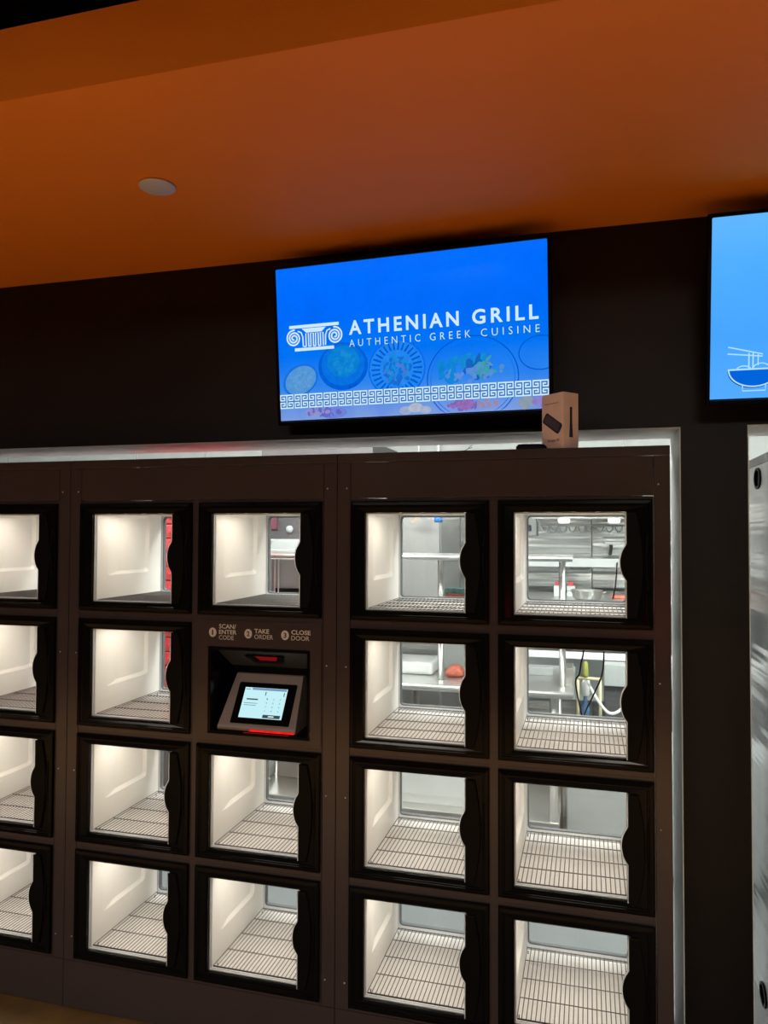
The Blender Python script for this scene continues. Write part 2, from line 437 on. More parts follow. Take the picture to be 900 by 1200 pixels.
DM = door_meshes(); CM = compartment_meshes()
LED = bpy.data.lights.new('compartment_led', 'AREA'); LED.shape = 'RECTANGLE'
LED.size = 0.29; LED.size_y = 0.18; LED.energy = 0.84; LED.color = (1.0, 0.90, 0.77)

def chassis_meshes(kiosk):
    out = {}
    out['top_cap'] = MB().box(-0.0+.0008, .9992, -.001, .545, 1.8815, UT, .0015).mesh('top_cap', M_BROWN)
    out['header_panel'] = MB().box(.0462, .9538, 0, .018, 1.7672, 1.8803, .001).mesh('header_panel', M_BROWN)
    out['base_panel'] = MB().box(.0008, .9992, 0, .535, 0.006, .1665, .0015).mesh('base_panel', M_BROWN)
    g = MB(); y0, y1 = .0012, .018; m = .012
    zb, zt = .1685, 1.7655
    xs = [(AX[0]+m, AX[0]+DW-m), (AX[1]+m, AX[1]+DW-m)]
    g.box(.0462, xs[0][0], y0, y1, zb, zt); g.box(xs[0][1], xs[1][0], y0, y1, zb, zt); g.box(xs[1][1], .9538, y0, y1, zb, zt)
    for c in (0, 1):
        z = zt
        for r in range(4):
            top = row_z(r)+DH-m; g.box(xs[c][0], xs[c][1], y0, y1, top, z); z = row_z(r)+m
        g.box(xs[c][0], xs[c][1], y0, y1, zb, z)
    # thin raised lip above every row
    for r in range(1, 4):
        zz = row_z(r)+DH+.0085
        for c in (0, 1):
            g.box(AX[c]-.001 if c == 0 else AX[c], AX[c]+DW, -.0008, y0, zz, zz+.0018)
    out['front_grid'] = g.mesh('front_grid', M_BROWN)
    out['side_stile'] = MB().box(0, .0437, 0, .02, .1685, 1.8803, .001).mesh('side_stile', M_BROWN)
    return out
CH = chassis_meshes(False)
SCREW = MB().lathe([(0.0001, -.0022), (.0016, -.002), (.0026, -.0008), (.0026, .001)], n=8).mesh('screw', M_SCREW)
# stainless side panel with two oval cable slots near its back edge
def side_panel_mesh():
    b = MB(); d = .0032
    ys0, ys1, zs0, zs1 = .0205, .530, .1685, 1.8803
    slots = [(.393, .193), (.393, 1.838)]
    zc = [zs0, .45, 1.60, zs1]
    for x, flip in ((0, 0), (d, 1)):
        b.add([(x, y, z) for y, z in rect(ys0, zc[1], ys1, zc[2])], [(0, 1, 2, 3)])
        for (cy, cz), (a, c) in zip(slots, ((zc[0], zc[1]), (zc[2], zc[3]))):
            A = [(x, y, z) for y, z in rect(ys0, a, ys1, c)]
            n = 24; E = [(x, cy+.040*math.cos(PI/4+2*PI*k/n), cz+.031*math.sin(PI/4+2*PI*k/n)) for k in range(n)]
            vs = A+E; fs = []; q = n//4; corner = [2, 3, 0, 1]
            for cc in range(4):
                ids = [4+(cc*q+k-q//2) % n for k in range(q+1)]
                for k in range(q): fs.append((corner[cc], ids[k], ids[k+1]))
                fs.append((corner[cc], ids[-1], corner[(cc+1) % 4]))
            b.add(vs, fs)
    for (cy, cz) in slots:
        b.loft([[(x, cy+.040*math.cos(2*PI*k/24), cz+.031*math.sin(2*PI*k/24)) for k in range(24)] for x in (0, d)])
    return b.mesh('side_panel', M_SIDE)
SIDE = side_panel_mesh()
def grommet_mesh():
    b = MB()
    def E(s, x): return [(x, .040*s*math.cos(2*PI*k/24), .031*s*math.sin(2*PI*k/24)) for k in range(24)]
    b.loft([E(1.14, -.001), E(1.10, -.004), E(.90, -.004), E(.86, .006), E(1.0, .008)], smooth=False); b.loft([E(.88, .004)], cap0=True)
    return b.mesh('slot_grommet', M_SATIN)
GROM = grommet_mesh()

def kiosk(unit):
    """touch-screen bay that takes the place of the second compartment in the right column"""
    kx0, kx1, kz0, kz1 = .551, .913, .992, 1.279
    zp0, zp1 = row_z(1)-.011, row_z(1)+DH+.010
    xp0, xp1 = AX[1]-.006, AX[1]+DW+.0
    b = MB()
    out = lambda y: [(x, y, z) for x, z in rect(xp0, zp0, xp1, zp1)]
    inn = lambda y, e=0: [(x, y, z) for x, z in rect(kx0-e, kz0-e, kx1+e, kz1+e)]
    b.loft([out(.001), out(-.004), inn(-.004), inn(.001)], ring=True)
    pan = put('kiosk_panel', b.mesh('kiosk_panel', M_BROWN), unit)
    # lettering and numbered discs
    T = M_TAN; yy = -.0046
    def txt(s, x0, z0, x1, z1, bold): put('lettering', text_mesh(s, (x0, z0, x1, z1), yy, T, bold), pan)
    txt('SCAN/', .590, 1.3385, .652, 1.3535, .018); txt('ENTER', .590, 1.3205, .654, 1.3345, .022); txt('CODE', .590, 1.3020, .644, 1.3165, .0)
    txt('TAKE', .718, 1.3275, .770, 1.3420, .022); txt('ORDER', .718, 1.3090, .784, 1.3235, .0)
    txt('CLOSE', .848, 1.3285, .914, 1.3430, .022); txt('DOOR', .848, 1.3100, .910, 1.3245, .0)
    m_num = mat('number_dark', (.03, .022, .02), .6)
    for x, s in ((.567, '1'), (.696, '2'), (.826, '3')):
        b = MB().disc(x, 1.325, .0135, .0155, yy); put('number_disc', b.mesh('number_disc', T), pan)
        put('number', text_mesh(s, (x-(.0032 if s == '1' else .0055), 1.3165, x+(.0026 if s == '1' else .0055), 1.3335), yy-.0004, m_num, .03), pan)
    # recess: black funnel
    b = MB()
    def F(i, y): return [(x, y, z) for x, z in rect(kx0+i, kz0+i, kx1-i, kz1-i)]
    b.loft([F(0, -.0055), F(.005, -.0065), F(.010, -.004), F(.014, .01), F(.022, .135)], cap1=True)
    rec = put('kiosk_recess', b.mesh('kiosk_recess', M_BLACK), unit)
    # sloped scanner hood
    m_hood = mat('scanner_hood', (.055, .06, .065), .35)
    b = MB(); b.prism([(.022, 1.263), (.131, 1.195), (.131, 1.262)], kx0+.02, kx1-.02, 'x')
    hood = put('scanner_hood', b.mesh('scanner_hood', m_hood), unit)
    def onhood(x, s, off): return (x, .022+s*.109-off*.53, 1.263-s*.068-off*.85)
    b = MB(); tz = [onhood(*p) for p in ((.665, .22, .001), (.800, .22, .001), (.778, .60, .001), (.688, .60, .001))]
    b.add(tz, [(0, 1, 2, 3)]); b.add([onhood(x, s, .006) for x, s in ((.66, .18), (.805, .18), (.782, .64), (.683, .64))]+tz, [(0, 1, 5, 4), (1, 2, 6, 5), (2, 3, 7, 6), (3, 0, 4, 7)])
    put('scanner_window', b.mesh('scanner_window', M_SATIN), hood)
    b = MB(); b.add([onhood(x, s, .0016) for x, s in ((.692, .28), (.775, .28), (.760, .54), (.702, .54))], [(0, 1, 2, 3)])
    put('scanner_lamp', b.mesh('scanner_lamp', emit('scanner_red', (.30, .008, .014), 0.55)), hood)
    # terminal: wedge with sloping face
    m_term = mat('terminal_brown', (.20, .155, .135), .42, var=.06)
    b = MB()
    sec = [(.000, 1.014), (.003, 1.021), (.100, 1.172), (.104, 1.175), (.128, 1.172), (.128, 1.008), (.004, 1.006)]
    L = [(x, y, z) for y, z in sec for x in (.585,)]
    loops = []
    for f in (0.0, 1.0):
        loops.append([((.584+(.606-.584)*max(0, min(1, (z-1.01)/.16))) if f == 0 else (.862-(.862-.849)*max(0, min(1, (z-1.01)/.16))), y, z) for y, z in sec])
    b.loft(loops, cap0=True, cap1=True)
    term = put('terminal', b.mesh('terminal', m_term), unit)
    th = math.atan2(.097, .151); base = (0, .003, 1.021)
    def slope(name, me): return put(name, me, term, base, (-th, 0, 0))
    tb = MB(); tb.loft([[(x, y, z) for x, z in rrect(.627+i, .008+i, .836-i, .150-i, .004)] for i, y in ((0, .0005), (0, -.002), (.0015, -.003))], cap1=True)
    slope('screen_bezel', tb.mesh('screen_bezel', M_BLACK))
    sc = MB(); sc.box(.653, .806, -.0042, -.0031, .028, .132)
    slope('screen', sc.mesh('terminal_screen', emit('terminal_screen_glow', lin((196, 240, 247)), 1.0)))
    g = MB()
    yk = -.0046
    g.add([(x, yk, z) for x, z in rect(.680, .1235, .804, .131)], [(0, 1, 2, 3)])
    slope('screen_title_bar', g.mesh('title_bar', emit('title_bar_glow', lin((120, 150, 190)), 1.0)))
    g = MB()
    def bar(x0, z0, x1, z1): g.add([(x, yk, z) for x, z in rect(x0, z0, x1, z1)], [(0, 1, 2, 3)])
    bar(.738, .030, .800, .041); bar(.730, .106, .733, .119); bar(.796, .106, .799, .119)
    bar(.667, .089, .708, .0935)
    bar(.660, .077, .709, .0785); bar(.662, .070, .705, .0715); bar(.656, .1245, .674, .1262)
    slope('screen_bars', g.mesh('screen_bars', emit('screen_dark_ink', lin((60, 72, 78)), 1.0)))
    g = MB(); g.add([(x, yk-.0003, z) for x, z in rect(.758, .0335, .778, .0375)], [(0, 1, 2, 3)])
    slope('screen_button_label', g.mesh('button_label', emit('screen_button_ink', lin((225, 240, 240)), 1.0)))
    keys = ['1', '2', '3', '4', '5', '6', '7', '8', '9', '*', '0', '#']
    mk = emit('keypad_ink', lin((90, 110, 118)), 1.0)
    for k, s in enumerate(keys):
        cx = .741+(k % 3)*.0235; cz = .0945-(k//3)*.0135
        slope('keypad_digit', text_mesh(s, (cx-.002, cz-.0028, cx+.002, cz+.0028), yk, mk))
    g = MB(); g.box(.70, .858, -.0025, .001, 1.0065, 1.0125, .0008)
    put('status_light', g.mesh('status_light', emit('status_red', (1.0, .012, .012), 1.1, 0.4)), term)
    rl = bpy.data.lights.new('status_light', 'AREA'); rl.shape = 'RECTANGLE'; rl.size = .16; rl.size_y = .006; rl.energy = .02; rl.color = (1, .03, .03)
    ro = bpy.data.objects.new('status_light_lamp', rl); COL.objects.link(ro); ro.parent = term; ro.location = (.76, -.004, 1.003)

def make_unit(x0, label, with_kiosk=False, slots=False):
    u = thing('locker_unit', label, 'locker', (x0, 0, 0), group='brown food pickup lockers')
    for n in ('top_cap', 'header_panel', 'base_panel', 'front_grid'): put(n, CH[n], u)
    put('side_stile', CH['side_stile'], u, (.0010, 0, 0)); put('side_stile', CH['side_stile'], u, (.9553, 0, 0))
    for x in (.0010, .9958):
        sp = put('side_panel', SIDE, u, (x, 0, 0)); sp['label'] = 'stainless steel side sheet with oval slots'
    if slots:
      for z in (.193, 1.838): put('slot_grommet', GROM, u, (.0010, .393, z))
    for x in (.0325, .9675):
        for z in (.250, .823, 1.233, 1.799): put('screw', SCREW, u, (x, 0, z), (PI/2*0, 0, 0)).rotation_euler = (-PI/2*0, 0, 0)
    for c in (0, 1):
        for r in range(4):
            if with_kiosk and c == 1 and r == 1: continue
            loc = (AX[c], 0, row_z(r))
            d = put('door', DM[0], u, loc)
            put('glass_pane', DM[1], d); put('glazing_spacer', DM[2], d); put('handle', DM[3], d); put('handle_edge_trim', DM[4], d)
            cpt = put('compartment', CM[0], u, loc)
            put('wire_rack', CM[1], cpt); put('led_strip', CM[2], cpt)
            lo = bpy.data.objects.new('led_lamp', LED); COL.objects.link(lo); lo.parent = cpt
            lo.location = ((LX0+LX1)/2, .135, LZ1-.0065); lo.rotation_euler = (0, 0, 0)
            rd = put('rear_door', CM[3], u, loc); put('rear_pane', CM[4], rd)
    # back sheet strips between the rear doors
    b = MB(); ya, yb = .442, .460
    b.box(.046, AX[0]+.036, ya, yb, .1685, 1.8803); b.box(AX[0]+.404, AX[1]+.036, ya, yb, .1685, 1.8803); b.box(AX[1]+.404, .954, ya, yb, .1685, 1.8803)
    for c in (0, 1):
        z = 1.8803
        for r in range(4):
            if with_kiosk and c == 1 and r == 1: continue
            top = row_z(r)+.350
            b.box(AX[c]+.036, AX[c]+.404, ya, yb, top, z); z = row_z(r)+.010
        b.box(AX[c]+.036, AX[c]+.404, ya, yb, .1685, z)
    put('back_frame', b.mesh('back_frame', M_REAR), u)
    if with_kiosk: kiosk(u)
    return u
# fix screw orientation: heads face the front
for v in SCREW.vertices: v.co = (v.co.x, v.co.z, v.co.y)
SCREW.update()

make_unit(-1.0, 'dark brown pickup locker cut off by the left edge of the picture')
make_unit(0.0, 'dark brown pickup locker with the numbered instructions and touch screen bay', True)
make_unit(1.0, 'dark brown eight-door pickup locker beside the dark pillar, cardboard box on top')
make_unit(2.304, 'pickup locker behind the pillar at the right edge, stainless side with black oval slots', slots=True)

# ------------------------------------------------------------------ televisions
TS = 1.106; TW = .834; TH = TW*9/16
def tv_body(name, label, loc, tilt, yaw, roll=0.0):
    t = tag(put(name, None, None, loc), label, 'television', 'menu televisions on the dark wall')
    t.rotation_mode = 'XYZ'; t.scale = (TS, TS, TS)
    wall = (YW-loc[1])/TS
    t.rotation_euler = (Matrix.Rotation(yaw, 3, 'Z') @ Matrix.Rotation(tilt, 3, 'X') @ Matrix.Rotation(-roll, 3, 'Y')).to_euler('XYZ')
    b = MB()
    def R(e, y, r=.004): return [(x, y, z) for x, z in rrect(-TW/2-e, -TH/2-e-.004, TW/2+e, TH/2+e, r)]
    b.loft([R(0, -.001), R(.001, -.004), R(.009, -.004), R(.011, -.001), R(.011, .012), R(0, .012)], ring=True)
    put('bezel', b.mesh('tv_bezel', M_SATIN), t)
    b = MB()
    b.loft([R(.0105, .0125), R(.0105, .020), R(-.016, .026), R(-.018, .052, .01), R(-.03, .055, .01)], cap0=True, cap1=True)
    put('back_housing', b.mesh('tv_back', M_SATIN), t)
    b = MB(); b.box(-.20, .20, .055, .058, -.14, .14); b.box(-.03, .03, .058, wall-.010, -.04, .04); b.box(-.10, .10, wall-.014, wall-.0065, -.03, .03)
    put('wall_bracket', b.mesh('tv_bracket', M_DARKG), t)
    return t
def uvp(u, v): return ((u-.5)*TW, (v-.5)*TH)

def screen_mat(name, stops, mottle, mcol):
    """vertical run of picture colours plus a soft photographic mottle"""
    m = bpy.data.materials.new(name); m.use_nodes = True
    nt = m.node_tree; nt.nodes.clear()
    o = nt.nodes.new('ShaderNodeOutputMaterial'); e = nt.nodes.new('ShaderNodeEmission')
    tc = nt.nodes.new('ShaderNodeTexCoord'); sx = nt.nodes.new('ShaderNodeSeparateXYZ')
    nt.links.new(tc.outputs['Generated'], sx.inputs[0])
    r = nt.nodes.new('ShaderNodeValToRGB')
    while len(r.color_ramp.elements) < len(stops): r.color_ramp.elements.new(.5)
    for el, (p, c) in zip(r.color_ramp.elements, stops): el.position = p; el.color = (*lin(c), 1)
    nt.links.new(sx.outputs['Z'], r.inputs[0])
    n = nt.nodes.new('ShaderNodeTexNoise'); n.inputs['Scale'].default_value = 9; n.inputs['Detail'].default_value = 4
    nt.links.new(tc.outputs['Object'], n.inputs['Vector'])
    mr = nt.nodes.new('ShaderNodeMapRange'); mr.inputs[1].default_value = .45; mr.inputs[2].default_value = .75; mr.inputs[3].default_value = 0; mr.inputs[4].default_value = mottle
    nt.links.new(n.outputs['Fac'], mr.inputs[0])
    mx = nt.nodes.new('ShaderNodeMix'); mx.data_type = 'RGBA'
    nt.links.new(mr.outputs[0], mx.inputs['Factor']); nt.links.new(r.outputs[0], mx.inputs['A']); mx.inputs['B'].default_value = (*lin(mcol), 1)
    nt.links.new(mx.outputs['Result'], e.inputs[0])
    nt.links.new(e.outputs[0], o.inputs[0])
    return m

def tv_greek():
    t = tv_body('television', 'wide television with blue grill menu board and white column logo', (1.1961, .1116, 2.3075), .10, -.047)
    s = put('screen', MB().box(-TW/2, TW/2, -.0005, .011, -TH/2, TH/2).mesh('tv_screen', screen_mat('menu_picture',
            [(0, (128, 158, 222)), (.10, (96, 150, 228)), (.22, (46, 134, 238)), (.42, (0, 118, 246)), (.70, (0, 108, 253)), (1, (0, 112, 255))], .35, (0, 96, 236))), t)
    Y1, Y2, Y3 = -.0008, -.0011, -.0014
    def em(c): return emit('print_%d_%d_%d' % c, lin(c), 1.0, .10)
    # dishes of the picture
    def dish(name, parts):
        b = MB(); ms = []
        for k, (c, fn) in enumerate(parts):
            ms.append(em(c)); b.cur = k; fn(b, Y1-.00002*k)
        put(name, b.mesh(name, ms), s)
    def D(u, v, ru, rv, rot=0, n=28):
        x, z = uvp(u, v)
        return lambda b, y: b.disc(x, z, ru*TW, rv*TH, y, n, rot)
    def many(lst):
        def fn(b, y):
            for u, v, ru, rv, rot in lst:
                x, z = uvp(u, v); b.disc(x, z, ru*TW, rv*TH, y, 10, rot)
        return fn
    def ring(u, v, ru, rv, wd):
        def fn(b, y):
            x, z = uvp(u, v); n = 48
            o = [(x+ru*TW*math.cos(2*PI*k/n), y, z+rv*TH*math.sin(2*PI*k/n)) for k in range(n)]
            i = [(x+(ru-wd)*TW*math.cos(2*PI*k/n), y, z+(rv*TH-wd*TW)*math.sin(2*PI*k/n)) for k in range(n)]
            o = [(max(-TW/2, min(TW/2, a)), yy, max(-TH/2, min(TH/2, c))) for a, yy, c in o]; i = [(max(-TW/2, min(TW/2, a)), yy, max(-TH/2, min(TH/2, c))) for a, yy, c in i]
            b.loft([o, i])
        return fn
    rnd = random.Random(3)
    def scatter(u, v, ru, rv, n, sz):
        l = []
        for _ in range(n):
            a = rnd.random()*2*PI; q = math.sqrt(rnd.random())
            l.append((u+ru*q*math.cos(a), v+rv*q*math.sin(a), sz*(.6+rnd.random()), sz*1.5*(.4+rnd.random()*.8), rnd.random()*3))
        return many(l)
    dish('bread_picture', [((20, 112, 224), D(.086, .262, .074, .100, .45)), ((84, 150, 214), D(.087, .262, .066, .088, .45)), ((96, 158, 216), scatter(.087, .262, .045, .06, 40, .005))])
    dish('bowl_picture', [((0, 96, 216), D(.258, .335, .098, .155)), ((8, 112, 226), D(.258, .345, .085, .135)), ((10, 128, 216), D(.260, .365, .066, .105, 0, 9)), ((24, 138, 210), scatter(.26, .365, .045, .07, 24, .009))])
    def rays(b, y):
        for k in range(30):
            a = 2*PI*k/30; x, z = uvp(.464, .296)
            p0 = (x+.052*math.cos(a), z+.056*math.sin(a)); p1 = (x+.080*math.cos(a), z+.079*math.sin(a))
            b.ribbon([p0, p1], .0055, y)
    dish('radiating_plate_picture', [((8, 108, 236), D(.464, .296, .108, .185)), ((34, 134, 240), D(.464, .296, .102, .175)), ((0, 92, 214), rays),
        ((20, 110, 214), scatter(.466, .285, .050, .085, 40, .011)), ((28, 138, 220), scatter(.466, .30, .045, .08, 26, .009)), ((70, 124, 212), scatter(.466, .265, .05, .06, 10, .008))])
    dish('salad_plate_picture', [((0, 88, 214), ring(.738, .205, .163, .265, .004)), ((16, 118, 240), ring(.738, .205, .150, .243, .003)),
        ((16, 132, 216), scatter(.655, .265, .035, .075, 22, .013)), ((20, 138, 210), scatter(.735, .325, .055, .04, 16, .012)), ((20, 100, 190), scatter(.765, .265, .045, .06, 18, .014)),
        ((60, 156, 176), scatter(.780, .265, .035, .06, 14, .012)), ((84, 146, 206), scatter(.79, .245, .06, .06, 14, .009)), ((90, 140, 220), scatter(.72, .225, .09, .04, 20, .009))])
    dish('small_plate_picture', [((0, 90, 216), ring(.975, .335, .076, .105, .004))])
    dish('grain_picture', [((110, 130, 216), D(.215, .036, .055, .036)), ((96, 104, 200), scatter(.18, .045, .07, .022, 26, .010)), ((150, 140, 200), scatter(.15, .045, .05, .02, 14, .008))])
    dish('egg_picture', [((158, 172, 206), D(.494, .028, .024, .026)), ((176, 186, 204), D(.532, .042, .027, .030)), ((164, 176, 206), D(.567, .026, .022, .024))])
    dish('pink_salad_picture', [((120, 100, 186), scatter(.705, .045, .055, .022, 34, .011)), ((150, 108, 180), scatter(.70, .045, .05, .02, 20, .008)), ((150, 140, 180), scatter(.79, .048, .04, .02, 16, .009))])
    dish('relish_picture', [((140, 156, 170), scatter(.925, .040, .022, .026, 16, .010)), ((140, 126, 200), scatter(.97, .045, .018, .022, 12, .011))])
    # Greek key border: 17 units of four mirrored spirals
    q = ['WWWWWW', 'W.....', 'W.WWW.', 'W...W.', 'WWWWW.', '......']
    rows = []
    for r in range(11):
        src = q[r] if r <= 5 else q[10-r]
        rows.append(src+'W'+src[::-1])
    b = MB(); U = 17; cw = TW/(U*14-1+.0); v0, v1 = .078, .172; ch = (v1-v0)*TH/11
    for uu in range(U):
        for r, row in enumerate(rows):
            k = 0
            while k < 13:
                if row[k] == 'W':
                    e = k
                    while e < 13 and row[e] == 'W': e += 1
                    x0 = -TW/2+(uu*14+k)*cw; x1 = -TW/2+(uu*14+e)*cw; z1 = (v1-.5)*TH-r*ch; z0 = z1-ch
                    b.add([(x, Y2, z) for x, z in rect(x0, z0, x1, z1)], [(0, 1, 2, 3)]); k = e
                else: k += 1
    bg = MB(); bg.add([(x, Y2+.0001, z) for x, z in rect(-TW/2, (v0-.5)*TH, TW/2, (v1-.5)*TH)], [(0, 1, 2, 3)])
    kb = put('key_border', bg.mesh('key_border_field', emit('key_field', lin((52, 112, 190)), 1.0, .15)), s)
    WH = emit('screen_white', lin((205, 236, 255)), 1.0)
    put('key_pattern', b.mesh('key_pattern', WH), s)
    # column capital logo
    b = MB()
    def st(pts, wd, y=Y3): b.ribbon([uvp(u, v) for u, v in pts], wd, y)
    st([(.048, .614), (.247, .614)], .0095); st([(.068, .464), (.226, .464)], .0095)
    x0, z0 = uvp(.098, .600); x1, z1 = uvp(.196, .600)
    b.add([(x0, Y3, z0), (x1, Y3, z0), (uvp(.178, .572)[0], Y3, uvp(0, .572)[1]), (uvp(.116, .572)[0], Y3, uvp(0, .572)[1])], [(0, 1, 2, 3)])
    for cu, sg in ((.0655, 1), (.230, -1)):
        cx, cz = uvp(cu, .540); pts = []
        for k in range(70):
            a = k/69*2*PI*2.6; r = .0250*(1-k/69*.86)
            ang = PI/2*0.9+a*1.0
            pts.append((cx+sg*r*math.cos(PI-ang-PI*0.0)*-1, cz+r*1.02*math.sin(ang)))
        b.ribbon(pts, .0050, Y3)
    # links from the volutes to the flutes
    for sg, ua in ((1, .096), (-1, .1995)):
        st([(ua-sg*.014, .585), (ua+sg*.000, .575), (ua+sg*.006, .545), (ua+sg*.007, .482)], .0042)
    for k in range(4):
        ua = .1145+k*.0195
        st([(ua, .480), (ua, .566), (ua+.0105, .566), (ua+.0105, .480)], .0040)
        if k < 4: st([(ua-.0105+.0005, .482), (ua, .482)], .0036)
    put('column_logo', b.mesh('column_logo', WH), s)
    def tx(txt, u0, v0, u1, v1, bold, sp):
        a = uvp(u0, v0); c = uvp(u1, v1); put('lettering', text_mesh(txt, (a[0], a[1], c[0], c[1]), Y3, WH, bold, sp), s)
    tx('ATHENIAN', .286, .533, .695, .624, .024, 1.36); tx('GRILL', .742, .533, .969, .624, .024, 1.36)
    tx('AUTHENTIC', .286, .456, .555, .502, -.008, 1.7); tx('GREEK', .590, .456, .735, .502, -.008, 1.7); tx('CUISINE', .772, .456, .972, .502, -.008, 1.7)
    g = MB(); g.box(-TW/2+.0005, TW/2-.0005, -.0030, -.0022, -TH/2+.0005, TH/2-.0005)
    put('screen_glass', g.mesh('screen_glass', MATS.get('screen_cover') or glass('screen_cover', (1, 1, 1), .004, .15, .10)), t)
tv_greek()

def tv_noodle():
    t = tv_body('television', 'television at the right edge showing a white outlined noodle bowl on pale blue', (2.5836, .0729, 2.3103), .13, -.012, -.004)
    s = put('screen', MB().box(-TW/2, TW/2, -.0005, .011, -TH/2, TH/2).mesh('tv_screen', screen_mat('noodle_picture',
            [(0, (84, 172, 255)), (.35, (72, 166, 255)), (.75, (82, 176, 255)), (1, (98, 184, 255))], .18, (70, 160, 255))), t)
    WH = emit('noodle_line', lin((178, 226, 255)), 1.0)
    k = TH/213.0          # one picture dot of the bowl drawing
    X0, Z0_ = -TW/2, -TH/2
    # bowl drawing laid out in screen centimetres from the lower left corner
    def P(x, z): return (X0+x*k, Z0_+z*k)
    Y2, Y3 = -.0009, -.0013
    b = MB(); pts = []
    bl, br, bt, bb = 20.5, 76.0, 33.5, 13.5
    for i in range(33):
        a = PI+PI*i/32; pts.append(P((bl+br)/2+(br-bl)/2*math.cos(a), bt+(bt-bb)*math.sin(a)))
    body = MB(); body.add([(x, Y2, z) for x, z in pts], [tuple(range(len(pts)))])
    put('bowl_body', body.mesh('bowl_body', emit('bowl_blue', lin((0, 100, 220)), 1.0)), s)
    sh = MB(); sh.ribbon([(x-.0012, z-.0022) for x, z in pts], .0036, Y2-.0001); put('bowl_shadow_line', sh.mesh('bowl_shadow_line', emit('bowl_navy', lin((10, 66, 160)), 1.0)), s)
    b.ribbon(pts, .0036, Y3); b.ribbon([P(bl-1, bt+.4), P(br+1, bt+.4)], .0042, Y3)
    b.ribbon([P(36, 15.5), P(36, 8.5), P(61, 8.5), P(61, 15.5)], .0028, Y3)
    b.ribbon([P(19.5, 61), P(57.5, 51.0)], .0032, Y3); b.ribbon([P(19, 53.0), P(57.5, 48.5)], .0032, Y3)
    for x in (42.5, 47.0): b.ribbon([P(x, 53), P(x, 35)], .0032, Y3)
    b.ribbon([P(52.5, 51), P(52.5, 38)], .0028, Y3)
    for c, r, h in ((37, 7.5, 4), (56, 9, 6.5)):
        b.ribbon([P(c+r*math.cos(PI-PI*i/12), 34+h*math.sin(PI*i/12)) for i in range(13)], .0028, Y3)
    put('noodle_bowl_lines', b.mesh('noodle_bowl_lines', WH), s)
tv_noodle()

# ------------------------------------------------------------------ small things in the front room
def ceiling_disc():
    m = mat('white_cover_plate', (.55, .53, .54), .5, var=.03)
    t = thing('ceiling_cover_plate', 'small round white cover plate on the orange ceiling', 'cover plate', (DISC[0], DISC[1], CZ-.008))
    b = MB(); b.lathe([(.0488, 0.0), (.0515, .0015), (.0520, .0035), (.0504, .0055)], n=36); put('plate', b.mesh('plate', m), t)
    b = MB(); b.lathe([(.040, .0055), (.040, .0078)], n=24); put('mounting_ring', b.mesh('mounting_ring', M_DARKG), t)
ceiling_disc()

def carton():
    m_c = mat('kraft_cardboard', (.80, .62, .49), .7, var=.05, scale=30)
    m_k = mat('box_print_black', (.022, .018, .018), .5)
    m_t = mat('box_print_brown', (.13, .07, .04), .6)
    a = math.radians(42); fw, fd, h = .088, .064, .168
    # origin at the front vertical edge, left face runs along local -x, right face along local +y
    t = thing('cardboard_box', 'kraft cardboard device box with remote picture standing on the locker top', 'box', (1.704, .005, UT+.0004), (0, 0, -a))
    b = MB(); b.box(-fw, 0, 0, fd, 0, h, .0012); put('carton', b.mesh('carton', m_c), t)
    b = MB(); b.box(-fw+.003, -.003, .003, fd-.003, h, h+.0008); put('lid_flap', b.mesh('lid_flap', m_c), t)
    y = -.0006
    def rr(cx, cz, L, W, rot, r):
        p = []
        for x, z in rrect(-L/2, -W/2, L/2, W/2, r):
            p.append((cx+x*math.cos(rot)-z*math.sin(rot), cz+x*math.sin(rot)+z*math.cos(rot)))
        return p
    b = MB(); b.add([(x, y, z) for x, z in rr(-.044, .078, .080, .034, math.radians(-34), .008)], [tuple(range(20))])
    rp = put('remote_picture', b.mesh('remote_picture', m_k), t)
    b = MB(); m_b = mat('box_print_grey', (.075, .065, .065), .5)
    b.add([(x, y-.0003, z) for x, z in rr(-.044, .079, .066, .024, math.radians(-34), .005)], [tuple(range(20))])
    put('remote_face_picture', b.mesh('remote_face_picture', m_b), t)
    put('lettering', text_mesh('Stream 4K', (-.063, .022, -.014, .031), y, m_t, .01), t)
    b = MB(); b.add([(x, y, z) for x, z in rect(-.076, .137, -.020, .1395)], [(0, 1, 2, 3)]); put('fine_print', b.mesh('fine_print', mat('box_fine_print', (.34, .22, .14), .6)), t)
    # remote seen edge-on, printed on the right face
    b = MB(); x = .0006
    b.add([(x, yy, z) for yy, z in ((.024, .034), (.040, .034), (.037, .080), (.037, .125), (.027, .125), (.027, .080))], [(0, 1, 2, 3, 4, 5)])
    put('remote_side_picture', b.mesh('remote_side_picture', m_k), t)
carton()

